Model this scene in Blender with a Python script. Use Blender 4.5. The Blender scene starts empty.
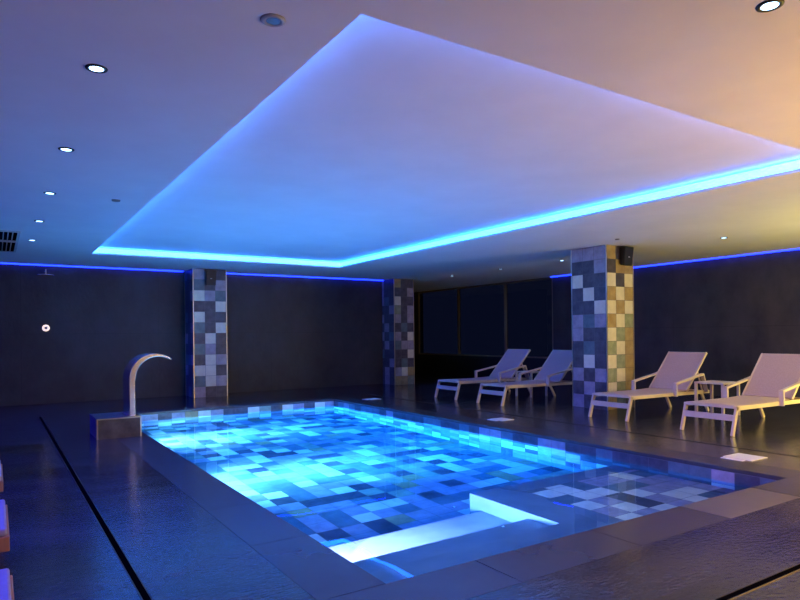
import bpy, bmesh, math, random
from mathutils import Vector, Matrix
random.seed(7)
C = bpy.context.scene.collection
PI = math.pi

# ------------------------------------------------------------------ helpers
def bm_box(bm, x0, x1, y0, y1, z0, z1, mat=0):
    vs = [bm.verts.new(p) for p in ((x0,y0,z0),(x1,y0,z0),(x1,y1,z0),(x0,y1,z0),(x0,y0,z1),(x1,y0,z1),(x1,y1,z1),(x0,y1,z1))]
    for f in ((3,2,1,0),(4,5,6,7),(0,1,5,4),(1,2,6,5),(2,3,7,6),(3,0,4,7)):
        fc = bm.faces.new([vs[i] for i in f]); fc.material_index = mat
    return vs

def bm_bar(bm, a, b, w, t, up=(0,0,1), mat=0):
    """rectangular bar from a to b, width w across, thickness t along 'up'"""
    a = Vector(a); b = Vector(b); d = (b-a).normalized(); up = Vector(up)
    s = d.cross(up).normalized(); u = s.cross(d).normalized()
    vs = []
    for p in (a, b):
        for i, j in ((-1,-1),(1,-1),(1,1),(-1,1)):
            vs.append(bm.verts.new(p + s*(i*w/2) + u*(j*t/2)))
    for f in ((3,2,1,0),(4,5,6,7),(0,1,5,4),(1,2,6,5),(2,3,7,6),(3,0,4,7)):
        fc = bm.faces.new([vs[i] for i in f]); fc.material_index = mat

def bm_disc(bm, c, r, z0, z1, n=32, r1=None):
    """solid lathe slice, axis z"""
    r1 = r if r1 is None else r1
    lo = [bm.verts.new((c[0]+r*math.cos(2*PI*i/n), c[1]+r*math.sin(2*PI*i/n), z0)) for i in range(n)]
    hi = [bm.verts.new((c[0]+r1*math.cos(2*PI*i/n), c[1]+r1*math.sin(2*PI*i/n), z1)) for i in range(n)]
    bm.faces.new(lo[::-1]); bm.faces.new(hi)
    for i in range(n):
        bm.faces.new((lo[i], lo[(i+1)%n], hi[(i+1)%n], hi[i]))

def bm_lathe(bm, prof, n=32):
    """closed ring profile [(r,z)...] revolved about z"""
    rings = []
    for i in range(n):
        a = 2*PI*i/n
        rings.append([bm.verts.new((r*math.cos(a), r*math.sin(a), z)) for r, z in prof])
    m = len(prof)
    for i in range(n):
        A = rings[i]; B = rings[(i+1)%n]
        for k in range(m):
            bm.faces.new((A[k], B[k], B[(k+1)%m], A[(k+1)%m]))

def obj(name, bm, mats, parent=None, loc=None, bevel=0, smooth=False):
    bmesh.ops.recalc_face_normals(bm, faces=bm.faces)
    me = bpy.data.meshes.new(name); bm.to_mesh(me); bm.free()
    for m in (mats if isinstance(mats, (list, tuple)) else [mats]):
        me.materials.append(m)
    o = bpy.data.objects.new(name, me); C.objects.link(o)
    if parent: o.parent = parent
    if loc: o.location = loc
    if bevel:
        b = o.modifiers.new('bevel', 'BEVEL'); b.width = bevel; b.segments = 2; b.limit_method = 'ANGLE'
    if smooth:
        for p in me.polygons: p.use_smooth = True
    return o

def tag(o, label, cat, group=None, kind=None):
    o['label'] = label; o['category'] = cat
    if group: o['group'] = group
    if kind: o['kind'] = kind
    return o

def thing(name, label, cat, loc=(0,0,0), rotz=0, group=None):
    o = bpy.data.objects.new(name, None); C.objects.link(o)
    o.location = loc; o.rotation_euler = (0,0,rotz); o.empty_display_size = .1
    return tag(o, label, cat, group)

def dup(root, loc, label, rotz=None, group=None):
    r = root.copy(); C.objects.link(r); r.location = loc; r['label'] = label
    if rotz is not None: r.rotation_euler = (0,0,rotz)
    if group: r['group'] = group
    for ch in list(root.children):
        c = ch.copy(); C.objects.link(c); c.parent = r
        for g in list(ch.children):
            d = g.copy(); C.objects.link(d); d.parent = c
    return r

def struct(name, bm, mats, **k):
    o = obj(name, bm, mats, **k); o['kind'] = 'structure'
    return o

# ------------------------------------------------------------------ materials
def mat(name, col, rough=.5, metal=0, spec=.5, emit=None, es=0, trans=0, ior=1.45):
    m = bpy.data.materials.new(name); m.use_nodes = True
    b = m.node_tree.nodes['Principled BSDF']
    b.inputs['Base Color'].default_value = (*col, 1); b.inputs['Roughness'].default_value = rough
    b.inputs['Metallic'].default_value = metal; b.inputs['Specular IOR Level'].default_value = spec
    b.inputs['Transmission Weight'].default_value = trans; b.inputs['IOR'].default_value = ior
    if emit:
        b.inputs['Emission Color'].default_value = (*emit, 1); b.inputs['Emission Strength'].default_value = es
    return m

def noise_mat(name, c0, c1, scale=3, detail=8, rough=(.4,.6), bump=0, bscale=None, stretch=(1,1,1), metal=0, spec=.5, seams=None, seamcol=(.01,.01,.01), lo=.35, hi=.68):
    """mottled stone / plaster: noise between two colours, noise bump, optional panel seams (sx, sy, sz, width)"""
    m = mat(name, c0, .5, metal, spec); nt = m.node_tree; N = nt.nodes; L = nt.links; b = N['Principled BSDF']
    tc = N.new('ShaderNodeTexCoord'); mp = N.new('ShaderNodeMapping'); mp.inputs['Scale'].default_value = stretch; mp.inputs['Location'].default_value = (.37,.53,.719)
    L.new(tc.outputs['Object'], mp.inputs['Vector'])
    n = N.new('ShaderNodeTexNoise'); n.inputs['Scale'].default_value = scale; n.inputs['Detail'].default_value = detail; n.inputs['Roughness'].default_value = .62
    L.new(mp.outputs['Vector'], n.inputs['Vector'])
    r = N.new('ShaderNodeValToRGB'); r.color_ramp.elements[0].position = lo; r.color_ramp.elements[1].position = hi
    r.color_ramp.elements[0].color = (*c0, 1); r.color_ramp.elements[1].color = (*c1, 1)
    L.new(n.outputs['Fac'], r.inputs['Fac']); col = r.outputs['Color']
    if seams:
        sep = N.new('ShaderNodeSeparateXYZ'); L.new(tc.outputs['Object'], sep.inputs[0]); acc = None
        for ax, s in zip('XYZ', seams[:3]):
            if not s: continue
            period, off = s if isinstance(s, tuple) else (s, 0)
            ad = N.new('ShaderNodeMath'); ad.operation = 'ADD'; ad.inputs[1].default_value = 100*period - off; L.new(sep.outputs[ax], ad.inputs[0])
            mo = N.new('ShaderNodeMath'); mo.operation = 'MODULO'; mo.inputs[1].default_value = period; L.new(ad.outputs[0], mo.inputs[0])
            lt = N.new('ShaderNodeMath'); lt.operation = 'LESS_THAN'; lt.inputs[1].default_value = seams[3]; L.new(mo.outputs[0], lt.inputs[0])
            if acc is None: acc = lt.outputs[0]
            else:
                mx = N.new('ShaderNodeMath'); mx.operation = 'MAXIMUM'; L.new(acc, mx.inputs[0]); L.new(lt.outputs[0], mx.inputs[1]); acc = mx.outputs[0]
        mix = N.new('ShaderNodeMix'); mix.data_type = 'RGBA'; L.new(acc, mix.inputs['Factor']); L.new(col, mix.inputs['A']); mix.inputs['B'].default_value = (*seamcol, 1)
        col = mix.outputs['Result']
    L.new(col, b.inputs['Base Color'])
    mr = N.new('ShaderNodeMapRange'); mr.inputs['To Min'].default_value = rough[0]; mr.inputs['To Max'].default_value = rough[1]
    mr.inputs['From Min'].default_value = .3; mr.inputs['From Max'].default_value = .7
    L.new(n.outputs['Fac'], mr.inputs['Value']); L.new(mr.outputs['Result'], b.inputs['Roughness'])
    if bump:
        n2 = N.new('ShaderNodeTexNoise'); n2.inputs['Scale'].default_value = bscale or scale*4; n2.inputs['Detail'].default_value = 4
        L.new(mp.outputs['Vector'], n2.inputs['Vector'])
        bp = N.new('ShaderNodeBump'); bp.inputs['Strength'].default_value = 1; bp.inputs['Distance'].default_value = bump
        L.new(n2.outputs['Fac'], bp.inputs['Height']); L.new(bp.outputs['Normal'], b.inputs['Normal'])
    return m

M_ceil = noise_mat('matt_white_plaster', (.78,.77,.76), (.82,.81,.80), 2, 3, (.75,.85), spec=.2)
M_wall = noise_mat('dark_slate_panel', (.030,.027,.028), (.062,.056,.056), 2.2, 10, (.45,.6), bump=.004, bscale=22, stretch=(1,1,.7), seams=((2.4,.4),(2.4,.3),(1.3,.0),.006), seamcol=(.02,.018,.02))
M_floor = noise_mat('wet_slate_floor', (.030,.028,.029), (.075,.068,.064), 1.6, 8, (.06,.17), bump=.0022, bscale=22, stretch=(1,2.2,1), seams=((1.2,.22),(1.2,.03),0,.004), seamcol=(.018,.017,.017))
M_cop = noise_mat('coping_stone', (.064,.058,.060), (.076,.069,.069), 6, 2, (.25,.25), lo=.2, hi=.8)
M_cop2 = noise_mat('pale_coping_stone', (.12,.11,.105), (.145,.135,.125), 6, 2, (.28,.28), lo=.2, hi=.8)
M_pstone = noise_mat('pool_platform_stone', (.13,.18,.21), (.19,.25,.28), 3.5, 9, (.4,.6), bump=.001, bscale=20)
M_parapet = noise_mat('black_parapet', (.012,.012,.014), (.02,.02,.022), 3, 6, (.5,.6))
TP = {
 'L': noise_mat('tile_cream', (.74,.68,.49), (.86,.80,.60), 9, 6, (.3,.45)),
 'M': noise_mat('tile_grey', (.31,.27,.30), (.46,.40,.43), 9, 6, (.3,.45)),
 'G': noise_mat('tile_sage', (.24,.28,.17), (.38,.42,.27), 9, 6, (.3,.45)),
 'O': noise_mat('tile_ochre', (.36,.25,.10), (.50,.38,.17), 9, 6, (.3,.45)),
 'D': noise_mat('tile_dark_slate', (.062,.058,.066), (.12,.11,.12), 9, 6, (.28,.42)),
 'T': noise_mat('tile_teal', (.10,.15,.16), (.17,.23,.23), 9, 6, (.28,.42)),
}
TK = list(TP); TM = [TP[k] for k in TK]
M_grout = mat('grout', (.16,.15,.14), .8)
M_gold = mat('brushed_brass_trim', (.80,.68,.50), .3, 1)
M_steel = mat('brushed_steel', (.86,.80,.72), .24, 1)
M_black = mat('black_plastic', (.012,.012,.013), .45)
M_dark = mat('black_channel', (.003,.003,.003), .9, spec=0)
M_chan = mat('channel_lip', (.10,.08,.05), .4, .6)
M_frame = mat('champagne_aluminium', (.70,.57,.40), .42)
M_sling = noise_mat('taupe_mesh_sling', (.54,.39,.33), (.60,.44,.38), 60, 2, (.6,.7))
M_wood = mat('orange_brown_wood', (.50,.24,.12), .45)
M_cush = noise_mat('blue_grey_cushion', (.42,.36,.50), (.48,.42,.56), 30, 3, (.7,.8))
M_white = mat('white_plastic', (.85,.83,.78), .4)
M_winframe = mat('bronze_window_frame', (.22,.17,.12), .4, .3)
M_glass = mat('dark_window_glass', (.35,.37,.42), .02, trans=1, ior=1.45)
M_cove = mat('cove_led_diffuser', (.8,.8,.8), .5, emit=(.018,.19,1.0), es=15.0)
M_wled = mat('blue_wall_led', (.1,.1,.1), .5, emit=(.005,.02,1.0), es=10.0)
M_down = mat('downlight_glow', (.9,.9,.9), .5, emit=(.35,.65,1.0), es=9)
M_plamp = mat('pool_lamp_lens', (.9,.9,.9), .4, emit=(.5,.8,1.0), es=8)
M_wlamp = mat('warm_lamp_diffuser', (.9,.85,.75), .5, emit=(1.0,.55,.25), es=4)
M_glowring = mat('lit_button', (.9,.8,.7), .4, emit=(1.0,.75,.6), es=1.2)
M_bluevent = mat('blue_grey_vent', (.10,.13,.2), .4)

# water: closed refractive body with absorption
M_water = bpy.data.materials.new('pool_water'); M_water.use_nodes = True
nt = M_water.node_tree; N = nt.nodes; L = nt.links; N.clear()
out = N.new('ShaderNodeOutputMaterial'); rf = N.new('ShaderNodeBsdfRefraction'); gy = N.new('ShaderNodeBsdfGlossy')
rf.inputs['IOR'].default_value = 1.333; rf.inputs['Roughness'].default_value = 0; rf.inputs['Color'].default_value = (1,1,1,1)
gy.inputs['Roughness'].default_value = 0; gy.inputs['Color'].default_value = (.42,.72,1,1)
fr = N.new('ShaderNodeFresnel'); fr.inputs['IOR'].default_value = 1.27; mx = N.new('ShaderNodeMixShader')
ab = N.new('ShaderNodeVolumeAbsorption'); ab.inputs['Color'].default_value = (.0,.64,.96,1); ab.inputs['Density'].default_value = .8
tc = N.new('ShaderNodeTexCoord'); nz = N.new('ShaderNodeTexNoise'); nz.inputs['Scale'].default_value = 2.2; nz.inputs['Detail'].default_value = 1
bp = N.new('ShaderNodeBump'); bp.inputs['Distance'].default_value = .0015; bp.inputs['Strength'].default_value = 1
mpw = N.new('ShaderNodeMapping'); mpw.inputs['Location'].default_value = (.3,.4,.57); L.new(tc.outputs['Object'], mpw.inputs['Vector']); L.new(mpw.outputs['Vector'], nz.inputs['Vector']); L.new(nz.outputs['Fac'], bp.inputs['Height'])
for n_ in (rf, gy, fr): L.new(bp.outputs['Normal'], n_.inputs['Normal'])
L.new(fr.outputs[0], mx.inputs[0]); L.new(rf.outputs[0], mx.inputs[1]); L.new(gy.outputs[0], mx.inputs[2])
L.new(mx.outputs[0], out.inputs['Surface']); L.new(ab.outputs[0], out.inputs['Volume'])

# ------------------------------------------------------------------ dimensions (metres)
H = 2.588
PX0, PX1, PY0, PY1 = 1.579, 5.439, 2.587, 10.738     # pool opening
CX0, CX1, CY0, CY1 = 1.337, 5.883, 2.345, 11.283     # ceiling cove opening
WY = 13.354                                          # far wall
RX = 11.35                                           # right wall
LX, NY, FY = -3.2, -2.6, 17.8                        # left wall, near wall, end behind the windows
CW = .36                                             # coping width
PD = -1.08                                           # pool floor
WZ = -.13                                            # water level
T = H/12                                             # tile module

# ------------------------------------------------------------------ shell
bm = bmesh.new()
ox0, ox1, oy0, oy1 = PX0-CW, PX1+CW, PY0-CW, PY1+CW
bm_box(bm, LX, RX, NY, oy0, -.2, 0); bm_box(bm, LX, RX, oy1, FY, -.2, 0)
bm_box(bm, LX, ox0, oy0, oy1, -.2, 0); bm_box(bm, ox1, RX, oy0, oy1, -.2, 0)
struct('floor', bm, M_floor)

bm = bmesh.new()
CT = H+.122
bm_box(bm, LX, RX+.2, NY, CY0-.02, H+.028, H+.3); bm_box(bm, LX, RX+.2, CY1+.02, FY, H+.028, H+.3)
bm_box(bm, LX, CX0-.02, CY0-.02, CY1+.02, H+.028, H+.3); bm_box(bm, CX1+.02, RX+.2, CY0-.02, CY1+.02, H+.028, H+.3)
bm_box(bm, LX, RX+.2, NY, CY0, H, H+.028); bm_box(bm, LX, RX+.2, CY1, FY, H, H+.028)
bm_box(bm, LX, CX0, CY0, CY1, H, H+.028); bm_box(bm, CX1, RX+.2, CY0, CY1, H, H+.028)
bm_box(bm, CX0-.3, CX1+.3, CY0-.3, CY1+.3, CT, H+.35)
struct('ceiling', bm, M_ceil)

bm = bmesh.new(); bm_box(bm, LX, 8.14, WY, WY+.2, 0, H); struct('wall_far', bm, M_wall)
bm = bmesh.new(); bm_box(bm, 8.2, RX+.2, FY, FY+.2, 0, H); struct('wall_back', bm, M_wall)
bm = bmesh.new(); bm_box(bm, 8.2, 8.4, WY+.2, FY, 0, H); struct('wall_partition', bm, M_wall)
bm = bmesh.new(); bm_box(bm, RX, RX+.2, NY, 10.7, 0, H); struct('wall_right', bm, M_wall)
bm = bmesh.new(); bm_box(bm, RX, RX+.2, 10.7, FY, 0, .6); struct('wall_parapet', bm, M_parapet)
bm = bmesh.new(); bm_box(bm, LX-.2, LX, NY, WY+.2, 0, H); struct('wall_left', bm, M_wall)
bm = bmesh.new(); bm_box(bm, LX-.2, RX+.2, NY-.2, NY, 0, H); struct('wall_near', bm, M_wall)

# windows: three tall panes of the right wall
for k, (a, b) in enumerate(((10.7,12.4),(12.4,14.4),(14.4,16.44))):
    bm = bmesh.new(); w = .035
    bm_box(bm, RX, RX+.08, a, a+w, .6, H); bm_box(bm, RX, RX+.08, b-w, b, .6, H)
    bm_box(bm, RX, RX+.08, a+w, b-w, .6, .6+.04); bm_box(bm, RX, RX+.08, a+w, b-w, H-.05, H)
    f = struct('window_%d' % (k+1), bm, M_winframe)
    bm = bmesh.new(); bm_box(bm, RX+.03, RX+.045, a+w, b-w, .64, H-.05); obj('pane', bm, M_glass, f)
bm = bmesh.new(); bm_box(bm, RX, RX+.2, 16.44, FY, .6, H); struct('wall_corner', bm, M_wall)

# LED lines
def led(name, boxes, m, label, cat='light strip', group=None):
    bm = bmesh.new()
    for b in boxes: bm_box(bm, *b)
    return tag(obj(name, bm, m), label, cat, group)
z0, z1 = H+.030, H+.102
led('cove_light_strip', [(CX0, CX1, CY1+.004, CY1+.018, z0, z1)], M_cove, 'bright cyan light strip along the far edge of the ceiling recess', group='cove light strips')
led('cove_light_strip', [(CX1+.004, CX1+.018, CY0, CY1, z0, z1)], M_cove, 'long bright cyan light strip along the right edge of the ceiling recess', group='cove light strips')
led('cove_light_strip', [(CX0-.018, CX0-.004, CY0, CY1, z0, z1)], M_cove, 'hidden light strip washing the left edge of the ceiling recess', group='cove light strips')
led('cove_light_strip', [(CX0, CX1, CY0-.018, CY0-.004, z0, z1)], M_cove, 'hidden light strip washing the near edge of the ceiling recess', group='cove light strips')
zt = H-.022
led('wall_light_strip', [(LX, 3.28, WY-.075, WY-.045, zt, H-.001)], M_wled, 'blue light line at the top of the far wall, left of the tiled column', group='blue wall light lines')
led('wall_light_strip', [(4.0, 8.15, WY-.075, WY-.045, zt, H-.001)], M_wled, 'blue light line at the top of the far wall between the two far columns', group='blue wall light lines')
led('wall_light_strip', [(RX-.075, RX-.045, NY, 10.7, zt, H-.001)], M_wled, 'blue light line at the top of the right wall above the loungers', group='blue wall light lines')
led('wall_light_strip', [(LX+.045, LX+.075, NY, WY-.03, zt, H-.001)], M_wled, 'blue light line at the top of the left wall', group='blue wall light lines')

# ------------------------------------------------------------------ tiled panels
def tiles(bm, o, u, v, n, nu, nv, tu, tv, pick, g=.0025, th=.003, umax=None, vmax=None):
    """grid of tile quads from corner o along u and v, lifted th along n; pick(i,j) -> palette key"""
    o, u, v, n = map(Vector, (o, u, v, n))
    for j in range(nv):
        for i in range(nu):
            a0, a1 = i*tu+g, (i+1)*tu-g; b0, b1 = j*tv+g, (j+1)*tv-g
            if umax: a1 = min(a1, umax)
            if vmax: b1 = min(b1, vmax)
            if a1 <= a0 or b1 <= b0: continue
            q = [bm.verts.new(o+u*a+v*b+n*th) for a, b in ((a0,b0),(a1,b0),(a1,b1),(a0,b1))]
            f = bm.faces.new(q); f.material_index = 1+TK.index(pick(i, j))

def flat_obj(name, bm, mats, parent=None):
    me = bpy.data.meshes.new(name); bm.to_mesh(me); bm.free()
    for m in mats: me.materials.append(m)
    o = bpy.data.objects.new(name, me); C.objects.link(o)
    if parent: o.parent = parent
    return o

def column(name, label, x0, x1, y0, y1, front, side, trimw=.014):
    t = thing(name, label, 'column', (x0, y0, 0))
    w, d = x1-x0, y1-y0
    bm = bmesh.new(); bm_box(bm, 0, w, 0, d, 0, H)
    tu = (w-2*trimw)/3; ts = (d-2*trimw)/3
    rows = 12
    tiles(bm, (trimw,0,H), (1,0,0), (0,0,-1), (0,-1,0), 3, rows, tu, T, lambda i,j: front[j][i])
    tiles(bm, (0,d-trimw,H), (0,-1,0), (0,0,-1), (-1,0,0), 3, rows, ts, T, lambda i,j: side[j][i])
    tiles(bm, (w,trimw,H), (0,1,0), (0,0,-1), (1,0,0), 3, rows, ts, T, lambda i,j: random.choice('LMGDDOT'))
    tiles(bm, (w-trimw,d,H), (-1,0,0), (0,0,-1), (0,1,0), 3, rows, tu, T, lambda i,j: random.choice('LMGDDOT'))
    flat_obj('tiled_shaft', bm, [M_grout]+TM, t)
    for cx, cy in ((0,0),(w,0),(0,d),(w,d)):
        bm = bmesh.new(); s = trimw
        xa = -.006 if cx == 0 else w-s+.006; ya = -.006 if cy == 0 else d-s+.006
        bm_box(bm, xa, xa+s, ya, ya+s, 0, H-.001); obj('corner_trim', bm, M_gold, t)
    return t
R_side = ['MMM','DDM','LDD','DLD','DDL','MTM','MDD','DTD','DLD','MDM','DMD','MDD']
R_front = ['ODD','DOO','LDL','OLO','LOL','OLG','LGO','GLO','LGO','GLO','LGO','OTD']
L_front = ['MDD','TDM','LMT','DDL','LDD','TDL','DLD','TMD','DLM','LLD','TLM','MDD']
M_front = ['ODD','DDM','LDD','GDM','MDM','DTD','MDL','TMM','DDL','DTD','MLO','OOG']
rnd = lambda: [''.join(random.choice('MDDTD') for _ in range(3)) for _ in range(12)]
column('tiled_column', 'checkered tile column beside the loungers, yellow lit right face and blue left face', 8.03, 8.69, 6.45, 7.15, R_front, R_side)
column('tiled_column', 'violet grey checkered tile column against the far wall behind the fountain', 3.33, 4.0, 12.72, WY, L_front, rnd())
column('tiled_column', 'narrow looking tiled column at the end of the far wall, beside the dark windows', 8.13, 8.70, 12.80, WY+.14, M_front, ['MDD','MDD','MTD','DDM','MDD','DMD','MDT','DMD','TDD','DDM','DMD','DMD'])

# ------------------------------------------------------------------ pool
pool = thing('swimming_pool', 'long rectangular indoor swimming pool lined with mixed square tiles', 'swimming pool')
rp = lambda i, j: random.choices('LMGDTO', (18,30,12,12,24,4))[0]
def rb(i, j): return random.choices('LMDTG', (1,12,58,25,4))[0]
far_pat = 'MMMDMOLMDDLGDLMDLMDTL'
bm = bmesh.new(); e = .12
bm_box(bm, PX0-e, PX1+e, PY0-e, PY1+e, PD-.15, PD)                     # slab
bm_box(bm, PX0-e, PX0, PY0-e, PY1+e, PD, -.035); bm_box(bm, PX1, PX1+e, PY0-e, PY1+e, PD, -.035)
bm_box(bm, PX0, PX1, PY0-e, PY0, PD, -.035); bm_box(bm, PX0, PX1, PY1, PY1+e, PD, -.035)
W_, L_ = PX1-PX0, PY1-PY0; D_ = -PD
tp = T; nx = math.ceil(W_/tp); ny = math.ceil(L_/tp); nz_ = math.ceil((D_-.035)/tp)
tiles(bm, (PX0,PY0,PD), (1,0,0), (0,1,0), (0,0,1), nx, ny, tp, tp, rp, umax=W_, vmax=L_)
zt = -.035
def farpick(i, j): return far_pat[i % len(far_pat)] if j == 0 else rp(i, j)
tiles(bm, (PX0,PY1,zt), (1,0,0), (0,0,-1), (0,-1,0), nx, nz_, tp, tp, farpick, umax=W_, vmax=D_-.035)
tiles(bm, (PX1,PY0,zt), (0,1,0), (0,0,-1), (-1,0,0), ny, nz_, tp, tp, lambda i,j: rb(i,j) if j == 0 else rp(i,j), umax=L_, vmax=D_-.035)
tiles(bm, (PX0,PY0,zt), (0,1,0), (0,0,-1), (1,0,0), ny, nz_, tp, tp, rp, umax=L_, vmax=D_-.035)
tiles(bm, (PX0,PY0,zt), (1,0,0), (0,0,-1), (0,1,0), nx, nz_, tp, tp, rp, umax=W_, vmax=D_-.035)
flat_obj('basin', bm, [M_grout]+TM, pool)

# coping: stones in a ring, thin dark joints, its own inner lip
bm = bmesh.new(); g = .003; z0c = -.034
def stone(x0, x1, y0, y1, m=0): bm_box(bm, x0+g, x1-g, y0+g, y1-g, z0c, 0.0, m)
bm_box(bm, ox0, ox1, oy0, PY0-.004, -.2, -.005, 2); bm_box(bm, ox0, ox1, PY1+.004, oy1, -.2, -.005, 2)
bm_box(bm, ox0, PX0-.004, PY0, PY1, -.2, -.005, 2); bm_box(bm, PX1+.004, ox1, PY0, PY1, -.2, -.005, 2)
def run(a, b, n): return [(a+(b-a)*i/n, a+(b-a)*(i+1)/n) for i in range(n)]
for k, (a, b) in enumerate(run(ox0, ox1, 5)): stone(a, b, oy0, PY0+g, 1 if k == 3 else 0); stone(a, b, PY1-g, oy1, 0)
for a, b in run(PY0, PY1, 9): stone(ox0, PX0+g, a, b); stone(PX1-g, ox1, a, b)
obj('coping', bm, [M_cop, M_cop2, M_dark], pool)

# submerged platform with a mosaic inlay, and the steps beside it
SX = 3.49; ZP = -.36
bm = bmesh.new()
bm_box(bm, SX, PX1-.004, PY0+.004, 4.29, PD+.004, ZP); bm_box(bm, PX0+.004, SX, PY0+.004, 3.25, PD+.004, ZP)
obj('submerged_platform', bm, M_pstone, pool)
bm = bmesh.new(); bm_box(bm, 3.93, PX1-.006, 2.9, 4.05, ZP, ZP+.002)
tiles(bm, (3.93,2.9,ZP+.002), (1,0,0), (0,1,0), (0,0,1), 7, 6, tp, tp, lambda i,j: random.choice('LTMLTLMDM'), umax=PX1-3.94, vmax=1.14)
flat_obj('mosaic_inlay', bm, [M_grout]+TM, pool)
for ya, yb, z in ((3.25, 3.57, -.50), (3.57, 4.12, -.74)):
    bm = bmesh.new(); bm_box(bm, PX0+.004, SX-.002, ya, yb, PD+.004, z); obj('step', bm, M_pstone, pool)

# underwater lamps in the left wall
def area(name, loc, rot, sx, sy, power, col, parent=None, shape='RECTANGLE', spread=PI):
    l = bpy.data.lights.new(name, 'AREA'); l.shape = shape; l.size = sx; l.size_y = sy; l.energy = power; l.color = col; l.spread = spread
    o = bpy.data.objects.new(name, l); C.objects.link(o); o.location = loc; o.rotation_euler = rot
    if parent: o.parent = parent
    return o
for y, zl, pw, lc in ((3.86,-.60,230,(1.0,.58,.95)),(6.62,-.60,980,(.35,.57,.86)),(9.35,-.60,980,(.35,.57,.86))):
    bm = bmesh.new(); bm_lathe(bm, [(.075,0),(.105,0),(.105,.018),(.075,.022)], 28)
    lp = obj('pool_lamp', bm, M_steel, pool, loc=(PX0+.004, y, zl)); lp.rotation_euler = (0, PI/2, 0)
    bm = bmesh.new(); bm_disc(bm, (0,0), .074, .001, .012, 28); obj('lens', bm, M_plamp, lp)
    area('pool_lamp_beam', (PX0+.05, y, zl), (0, -PI/2, 0), .16, .16, pw*.55, lc, pool, 'DISK', 1.05)
    area('pool_lamp_beam', (PX0+.05, y, zl), (0, -PI/2-.1, 0), .16, .16, pw*.45, lc, pool, 'DISK', 2.7)

bm = bmesh.new(); bm_box(bm, PX0-.03, PX1+.03, PY0-.03, PY1+.03, PD-.06, WZ)
tag(obj('pool_water', bm, M_water), 'clear still blue water filling the swimming pool', 'water', kind='stuff')

# ------------------------------------------------------------------ drains
def drain(x0, x1, y0, y1, label):
    t = thing('floor_drain', label, 'drain', (x0, y0, 0), group='drain channels around the pool')
    bm = bmesh.new(); bm_box(bm, 0, x1-x0, 0, y1-y0, -.02, .0015); obj('slot', bm, M_dark, t)
    bm = bmesh.new(); w, d = x1-x0, y1-y0; s = .005
    if w < d: bm_box(bm, -s, 0, 0, d, -.02, .003); bm_box(bm, w, w+s, 0, d, -.02, .003)
    else: bm_box(bm, 0, w, -s, 0, -.02, .003); bm_box(bm, 0, w, d, d+s, -.02, .003)
    obj('lip', bm, M_chan, t)
drain(.56, .592, 1.6, 11.15, 'long black slot drain in the blue floor left of the pool')
drain(.60, 6.43, 1.56, 1.592, 'slot drain in the near floor in front of the pool')
drain(6.44, 6.46, 1.6, 11.2, 'thin slot drain between the pool and the loungers')

# white deck plates
def plate(x0, x1, y0, y1, label, n=1):
    t = thing('deck_plate', label, 'cover plate', ((x0+x1)/2, (y0+y1)/2, 0), group='white cover plates at the pool edge')
    w, d = (x1-x0)/2, (y1-y0)/2
    bm = bmesh.new(); bm_box(bm, -w, w, -d, d, -.003, .006); obj('cover', bm, M_white, t, bevel=.002)
    bm = bmesh.new(); bm_box(bm, -w-.075, -w-.02, -d+.05, d-.02, -.003, .005); obj('small_cover', bm, M_white, t, bevel=.002)
plate(5.88, 6.16, 3.10, 3.38, 'white square cover plate near the pool corner, in front of the nearest lounger')
plate(5.90, 6.12, 6.52, 6.78, 'white square cover plate on the deck in front of the tiled column')
plate(5.92, 6.14, 10.15, 10.4, 'small white cover plate on the deck at the far end of the pool')

# ------------------------------------------------------------------ fountain
fb = thing('fountain_plinth', 'low dark stone block with brass edge trim under the fountain spout', 'plinth', (1.01, 8.2, 0))
bm = bmesh.new(); bm_box(bm, 0, .49, 0, .68, 0, .242)
obj('stone_block', bm, noise_mat('brown_stone', (.07,.055,.04), (.17,.13,.09), 8, 10, (.3,.45)), fb)
for b in ((-.006,.010,-.006,.008,0,.246),(.480,.496,-.006,.008,0,.246),(.010,.480,-.006,.008,.232,.246)):
    bm = bmesh.new(); bm_box(bm, *b); obj('edge_trim', bm, M_gold, fb)
fs = thing('fountain_spout', 'tall curved steel blade water spout arching over the pool corner', 'fountain', (1.385, 8.28, .243))
bm = bmesh.new(); prof = []
# outer and inner curves in local xz; blade tapers to its tip
outer = [(0,0),(0,.30),(.0,.455)]; inner = [(.066,0),(.066,.30),(.068,.44)]
import math as _m
cx, cz, n = .31, .455, 18
for k in range(1, n+1):
    a = PI - k/n*PI*.72
    ro = .31; outer.append((cx+ro*_m.cos(a), cz+(ro)*_m.sin(a)))
for k in range(1, n+1):
    a = PI - k/n*PI*.72
    f = k/n; ri = .232+.066*f
    inner.append((cx+ri*_m.cos(a)+.0*f, cz-.02*(1-f)+ri*_m.sin(a)))
# lengthen the tip forward
outer = [(x, z) for x, z in outer]; 
dpt = .46; N_ = len(outer)
rows = []
for (xo, zo), (xi, zi) in zip(outer, inner):
    rows.append([bm.verts.new(p) for p in ((xo,0,zo),(xi,0,zi),(xi,dpt,zi),(xo,dpt,zo))])
for a, b in zip(rows, rows[1:]):
    for k in range(4): bm.faces.new((a[k], a[(k+1)%4], b[(k+1)%4], b[k]))
bm.faces.new(rows[0]); bm.faces.new(rows[-1][::-1])
obj('blade', bm, M_steel, fs, bevel=.004)
bm = bmesh.new(); bm_box(bm, -.03, .13, -.03, .40, 0, .008); obj('base_plate', bm, M_steel, fs)

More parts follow.
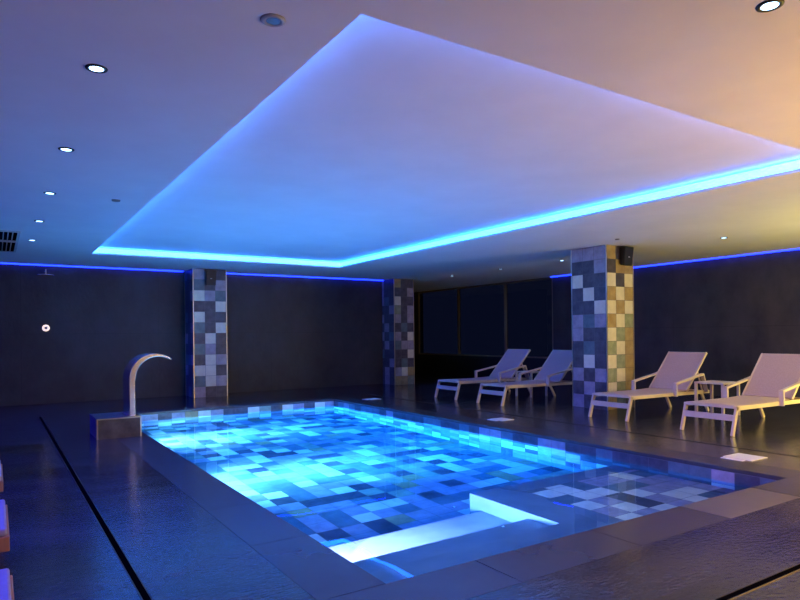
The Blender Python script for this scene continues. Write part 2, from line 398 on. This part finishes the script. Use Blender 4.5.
# ------------------------------------------------------------------ loungers (foot at local x=0, head towards +x)
def make_lounger(loc, label, group):
    t = thing('sun_lounger', label, 'sun lounger', loc, 0, group)
    W = .66; h = W/2
    for s in (-1, 1):
        bm = bmesh.new(); bm_bar(bm, (.04,s*(h-.015),.315), (1.92,s*(h-.015),.300), .03, .05); obj('side_rail', bm, M_frame, t, bevel=.004)
        bm = bmesh.new(); bm_bar(bm, (.075,s*(h-.015),.335), (-.03,s*(h-.015),0), .03, .05, (1,0,0)); obj('leg', bm, M_frame, t, bevel=.004)
        bm = bmesh.new(); bm_bar(bm, (1.72,s*(h-.015),.30), (1.90,s*(h-.015),0), .03, .045, (1,0,0)); obj('leg', bm, M_frame, t, bevel=.004)
        bm = bmesh.new(); y = s*(h+.022)
        bm_bar(bm, (1.02,y,.28), (1.02,y,.46), .06, .03, (1,0,0))
        bm_bar(bm, (1.005,y,.458), (1.70,y,.575), .06, .028)
        bm_bar(bm, (1.69,y,.575), (1.80,y,.30), .06, .028, (1,0,0))
        obj('armrest', bm, M_frame, t, bevel=.004)
    bm = bmesh.new(); bm_bar(bm, (.022,-h+.03,.205), (.022,h-.03,.205), .018, .07); obj('crossbar', bm, M_frame, t)
    for xx, zz in ((.05,.328),(1.90,.30)):
        bm = bmesh.new(); bm_bar(bm, (xx,-h+.03,zz), (xx,h-.03,zz), .03, .03); obj('end_bar', bm, M_frame, t)
    bm = bmesh.new()
    n = 12; top = []; bot = []
    for k in range(n+1):
        x = .05+1.32*k/n; z = .347-.012*_m.sin(PI*k/n)
        top.append((x, z))
    vs = [[bm.verts.new((x, yy, z+dz)) for yy, dz in ((-h+.025,0),(h-.025,0),(h-.025,-.008),(-h+.025,-.008))] for x, z in top]
    for a, b in zip(vs, vs[1:]):
        for k in range(4): bm.faces.new((a[k], a[(k+1)%4], b[(k+1)%4], b[k]))
    bm.faces.new(vs[0]); bm.faces.new(vs[-1][::-1])
    obj('seat_sling', bm, M_sling, t)
    hx, hz, tx, tz = 1.36, .35, 1.87, .885
    bm = bmesh.new(); bm_bar(bm, (hx,0,hz), (tx,0,tz), W-.06, .01); obj('backrest_sling', bm, M_sling, t)
    bm = bmesh.new()
    for s in (-1, 1): bm_bar(bm, (hx,s*(h-.02),hz-.01), (tx+.01,s*(h-.02),tz+.005), .024, .035)
    bm_bar(bm, (tx,-h+.02,tz), (tx,h-.02,tz), .03, .024)
    bf = obj('backrest_frame', bm, M_frame, t, bevel=.003)
    for s in (-1, 1):
        bm = bmesh.new(); bm_bar(bm, (1.66,s*(h-.045),.65), (1.80,s*(h-.045),.31), .018, .022, (1,0,0)); obj('back_stay', bm, M_frame, bf)
    return t
G = 'sun loungers right of the pool'
l0 = make_lounger((7.13, 4.28, 0), 'taupe sun lounger nearest the camera on the right, running out of the frame', G)
dup(l0, (7.21, 5.77, 0), 'taupe sun lounger just right of the big tiled column, second nearest', group=G)
dup(l0, (7.15, 8.19, 0), 'violet lit sun lounger whose head end is hidden behind the big tiled column', group=G)
dup(l0, (7.16, 9.46, 0), 'violet lit sun lounger farthest from the camera, beneath the dark windows', group=G)

def make_table(loc, label):
    t = thing('side_table', label, 'side table', loc, 0, 'side tables between loungers'); h = .22
    bm = bmesh.new(); bm_box(bm, -h, h, -h, h, .458, .482); obj('table_top', bm, M_frame, t, bevel=.004)
    for sx in (-1, 1):
        for sy in (-1, 1):
            bm = bmesh.new(); bm_box(bm, sx*(h-.02)-.017, sx*(h-.02)+.017, sy*(h-.02)-.017, sy*(h-.02)+.017, 0, .458); obj('leg', bm, M_frame, t)
    return t
t0 = make_table((8.80, 5.13, 0), 'small square side table between the two near right loungers')
dup(t0, (8.75, 8.83, 0), 'small square side table between the two far loungers', group='side tables between loungers')

# left row: only the foot ends reach into the frame
def make_daybed(loc, label, g):
    t = thing('daybed', label, 'sun lounger', loc, 0, g); h = .34
    bm = bmesh.new()
    for s in (-1, 1): bm_bar(bm, (-1.95,s*(h-.02),.245), (0,s*(h-.02),.245), .04, .07)
    bm_bar(bm, (-.02,-h+.04,.245), (-.02,h-.04,.245), .04, .07); bm_bar(bm, (-1.93,-h+.04,.245), (-1.93,h-.04,.245), .04, .07)
    obj('bed_frame', bm, M_wood, t, bevel=.004)
    bm = bmesh.new(); bm_box(bm, -1.35, -.01, -h+.01, h-.01, .281, .315); obj('cushion', bm, M_cush, t, bevel=.01)
    bm = bmesh.new(); bm_bar(bm, (-1.37,0,.31), (-1.87,0,.80), .66, .035); obj('backrest', bm, M_cush, t, bevel=.01)
    for s in (-1, 1):
        bm = bmesh.new(); bm_bar(bm, (-1.75,s*.28,.66), (-1.82,s*.28,.25), .02, .02, (1,0,0)); obj('back_stay', bm, M_wood, t)
    for x in (-.42, -1.7):
        for s in (-1, 1):
            bm = bmesh.new(); bm_box(bm, x-.025, x+.025, s*(h-.02)-.025, s*(h-.02)+.025, 0, .215); obj('leg', bm, M_wood, t)
    return t
G2 = 'loungers on the left edge of the photo'
d0 = make_daybed((.05, 2.55, 0), 'wood framed lounger at the bottom left corner, nearest of the left row', G2)
names = ['second nearest of the wood framed loungers whose foot end shows at the left edge', 'middle one of the wood framed loungers at the left edge', 'second farthest wood framed lounger of the left row, a sliver at the edge', 'farthest wood framed lounger of the left row, near the far wall']
for k, (y, lb) in enumerate(zip((3.80, 5.18, 6.6, 8.05), names)): dup(d0, (.05-.012*k, y, 0), lb, group=G2)

# ------------------------------------------------------------------ wall speakers
def speaker(loc, label, tilt):
    t = thing('wall_speaker', label, 'loudspeaker', loc, 0, 'black loudspeakers on the columns')
    t.rotation_euler = (tilt, 0, 0)
    bm = bmesh.new()
    a = [(-.10,-.03,-.15),(.10,-.03,-.15),(.10,-.03,.15),(-.10,-.03,.15)]
    b = [(-.08,.035,-.13),(.08,.035,-.13),(.08,.035,.15),(-.08,.035,.15)]
    a = [(x, y-.03-(.04 if z > 0 else 0), z) for x, y, z in a]
    va = [bm.verts.new(p) for p in a]; vb = [bm.verts.new(p) for p in b]
    bm.faces.new(va); bm.faces.new(vb[::-1])
    for i in range(4): bm.faces.new((va[i], va[(i+1)%4], vb[(i+1)%4], vb[i]))
    cb = obj('cabinet', bm, M_black, t, bevel=.01)
    bm = bmesh.new(); bm_box(bm, -.02, .02, .03, .05, -.03, .03); obj('bracket', bm, M_black, t)
    bm = bmesh.new(); bm_box(bm, -.016, .016, -.086, -.074, -.018, -.006); obj('badge', bm, M_white, cb)
speaker((8.42, 6.40, 2.415), 'black wedge loudspeaker mounted on the yellow lit column', 0)
speaker((3.655, 12.67, 2.40), 'black loudspeaker mounted on the column behind the fountain', 0)

# ------------------------------------------------------------------ ceiling fittings
def spot(loc, power, col, ang, blend, parent, r=.04):
    l = bpy.data.lights.new('downlight_beam', 'SPOT'); l.energy = power; l.color = col; l.spot_size = ang; l.spot_blend = blend; l.shadow_soft_size = r
    o = bpy.data.objects.new('downlight_beam', l); C.objects.link(o); o.location = loc; o.parent = parent
def downlight(x, y, label, group, power):
    t = thing('downlight', label, 'ceiling light', (x, y, H), 0, group)
    bm = bmesh.new(); bm_lathe(bm, [(.034,.0),(.034,-.004),(.040,-.007),(.052,-.005),(.054,0)], 32); obj('bezel', bm, M_black, t, smooth=True)
    bm = bmesh.new(); bm_disc(bm, (0,0), .034, -.004, 0, 28); obj('lens', bm, M_down, t)
    spot((0,0,-.03), power*1.0, (.02,.03,1.0), 2.3, .6, t)
GL = 'downlights left of the recess'
where = ['nearest', 'second nearest', 'third', 'fourth', 'farthest']
for w, y in zip(where, (3.53,5.15,6.77,8.43,10.09)):
    downlight(.45, y, 'round recessed downlight in the ceiling left of the recess, %s of that row' % w, GL, 22)
GR = 'downlights above the loungers'
for w, y in zip(('over the near loungers, right of the big column', 'just left of the big column', 'middle of the three left of the big column', 'leftmost of the three, nearest the windows'), (5.12,8.25,9.95,11.62)):
    downlight(9.0, y, 'small recessed downlight ' + w, GR, 9)
downlight(2.778, 1.37, 'recessed downlight cut by the top right corner of the photo', GR, 14)
downlight(6.9, 1.30, 'recessed downlight behind the camera in the near ceiling', GR, 8)

t = thing('ceiling_valve', 'round grey ceiling vent with dark blue centre near the recess corner', 'vent', (1.035, 2.593, H))
bm = bmesh.new(); bm_lathe(bm, [(.030,0),(.030,-.004),(.044,-.010),(.056,-.003),(.056,0)], 32); obj('rim', bm, mat('grey_rim', (.42,.40,.42), .4), t, smooth=True)
bm = bmesh.new(); bm_disc(bm, (0,0), .030, -.006, 0, 28); obj('centre_disc', bm, M_bluevent, t)
for x, y, r, lb in ((1.03,6.79,.038,'small dark ceiling sensor left of the recess'), (7.70,5.98,.03,'small dark ceiling sensor in front of the big column')):
    t = thing('ceiling_sensor', lb, 'sensor', (x, y, H))
    bm = bmesh.new(); bm_disc(bm, (0,0), r, -.012, 0, 24, r*1.1); obj('sensor_body', bm, mat('sensor_grey', (.2,.18,.16), .5), t)

for (ya, yb, lb) in ((9.38,10.28,'nearer half of the slatted ceiling air grille at the left edge'), (10.36,11.55,'farther half of the slatted ceiling air grille at the left edge')):
    t = thing('air_grille', lb, 'vent', (-.15, (ya+yb)/2, H), group='ceiling air grilles')
    w, d = .44, (yb-ya)/2
    bm = bmesh.new(); bm_box(bm, -w, w, -d, d, -.002, .0); obj('dark_backing', bm, M_dark, t)
    bm = bmesh.new(); s = .03
    for b in ((-w,w,-d,-d+s),(-w,w,d-s,d),(-w,-w+s,-d+s,d-s),(w-s,w,-d+s,d-s)): bm_box(bm, *b, -.012, -.002)
    gf = obj('frame', bm, mat('grille_grey', (.5,.5,.5), .5), t)
    bm = bmesh.new()
    for k in range(1, 16):
        x = -w+s+(2*w-2*s)*k/16; bm_box(bm, x-.006, x+.006, -d+s, d-s, -.010, -.002)
    obj('slats', bm, mat('slat_grey', (.35,.35,.36), .5), gf)

# shower on the far wall
t = thing('rain_shower', 'flat rain shower head on a short pipe high on the far wall', 'shower', (.79, WY, 2.38))
bm = bmesh.new(); bm_disc(bm, (0,-.30), .15, -.012, 0, 28); obj('shower_disc', bm, M_steel, t)
bm = bmesh.new(); bm_bar(bm, (0,0,.09), (0,-.30,.09), .022, .022); bm_bar(bm, (0,-.30,.10), (0,-.30,0), .022, .022, (0,1,0)); obj('pipe', bm, M_steel, t)
t = thing('shower_button', 'small round lit push button on the far wall', 'button', (.80, WY, 1.415)); t.rotation_euler = (PI/2, 0, 0)
bm = bmesh.new(); bm_lathe(bm, [(.028,0),(.028,.02),(.05,.018),(.062,0)], 28); obj('ring', bm, M_glowring, t, smooth=True)
bm = bmesh.new(); bm_disc(bm, (0,0), .026, 0, .014, 24); obj('centre', bm, M_bluevent, t)

# ------------------------------------------------------------------ added glowing cylinders on the near deck, out of view, for the warm light
def add_warm_light(x, y, label, es, lc):  # lamp form is made up; stands in for an unseen warm source
    t = thing('added_warm_light', label, 'added light', (x, y, 0), 0, 'added warm lights on the near deck')
    bm = bmesh.new(); bm_disc(bm, (0,0), .19, 0, .03, 32); obj('base', bm, M_black, t)
    bm = bmesh.new(); bm_disc(bm, (0,0), .012, .03, .35, 12); obj('pole', bm, M_black, t)
    m = mat('warm_light_emitter', (.9,.85,.75), .6, emit=lc, es=es)
    bm = bmesh.new(); bm_disc(bm, (0,0), .20, .35, 1.35, 40); obj('glow_cylinder', bm, m, t)
add_warm_light(4.9, 0.55, 'tall warm glowing cylinder added out of view on the near deck right of the camera', 55, (1.0,.54,.08))
add_warm_light(9.1, 2.3, 'tall warm glowing cylinder added out of view on the deck right of the near loungers', 50, (1.0,.84,.24))
area('led_wash', (LX+.06, 5.2, H-.06), (0, -PI/2+.47, 0), .04, 15.0, 200, (.008,.012,1.0), bpy.data.objects['wall_light_strip.003'], 'RECTANGLE', .95)
# ------------------------------------------------------------------ world
w = bpy.data.worlds.new('night'); bpy.context.scene.world = w; w.use_nodes = True
w.node_tree.nodes['Background'].inputs[0].default_value = (.02,.03,.10,1); w.node_tree.nodes['Background'].inputs[1].default_value = .3

# ------------------------------------------------------------------ camera
f, yaw, roll, cy = 625.68, .5747, -.0109, 335.7
F = Vector((math.sin(yaw), math.cos(yaw), 0)); R = Vector((math.cos(yaw), -math.sin(yaw), 0)); U = Vector((0,0,1))
R2 = R*math.cos(roll)+U*math.sin(roll); U2 = U*math.cos(roll)-R*math.sin(roll)
cam = bpy.data.cameras.new('camera'); co = bpy.data.objects.new('camera', cam); C.objects.link(co)
co.matrix_world = Matrix(((R2.x,U2.x,-F.x,0),(R2.y,U2.y,-F.y,0),(R2.z,U2.z,-F.z,1.2),(0,0,0,1)))
cam.sensor_width = 36; cam.lens = f/800*36; cam.shift_y = (cy-300)/800; cam.clip_start = .02
sc = bpy.context.scene; sc.camera = co
sc.view_settings.view_transform = 'Standard'; sc.view_settings.look = 'None'; sc.view_settings.gamma = 1; sc.view_settings.exposure = 0
sc.cycles.max_bounces = 10; sc.cycles.transmission_bounces = 8; sc.cycles.diffuse_bounces = 5
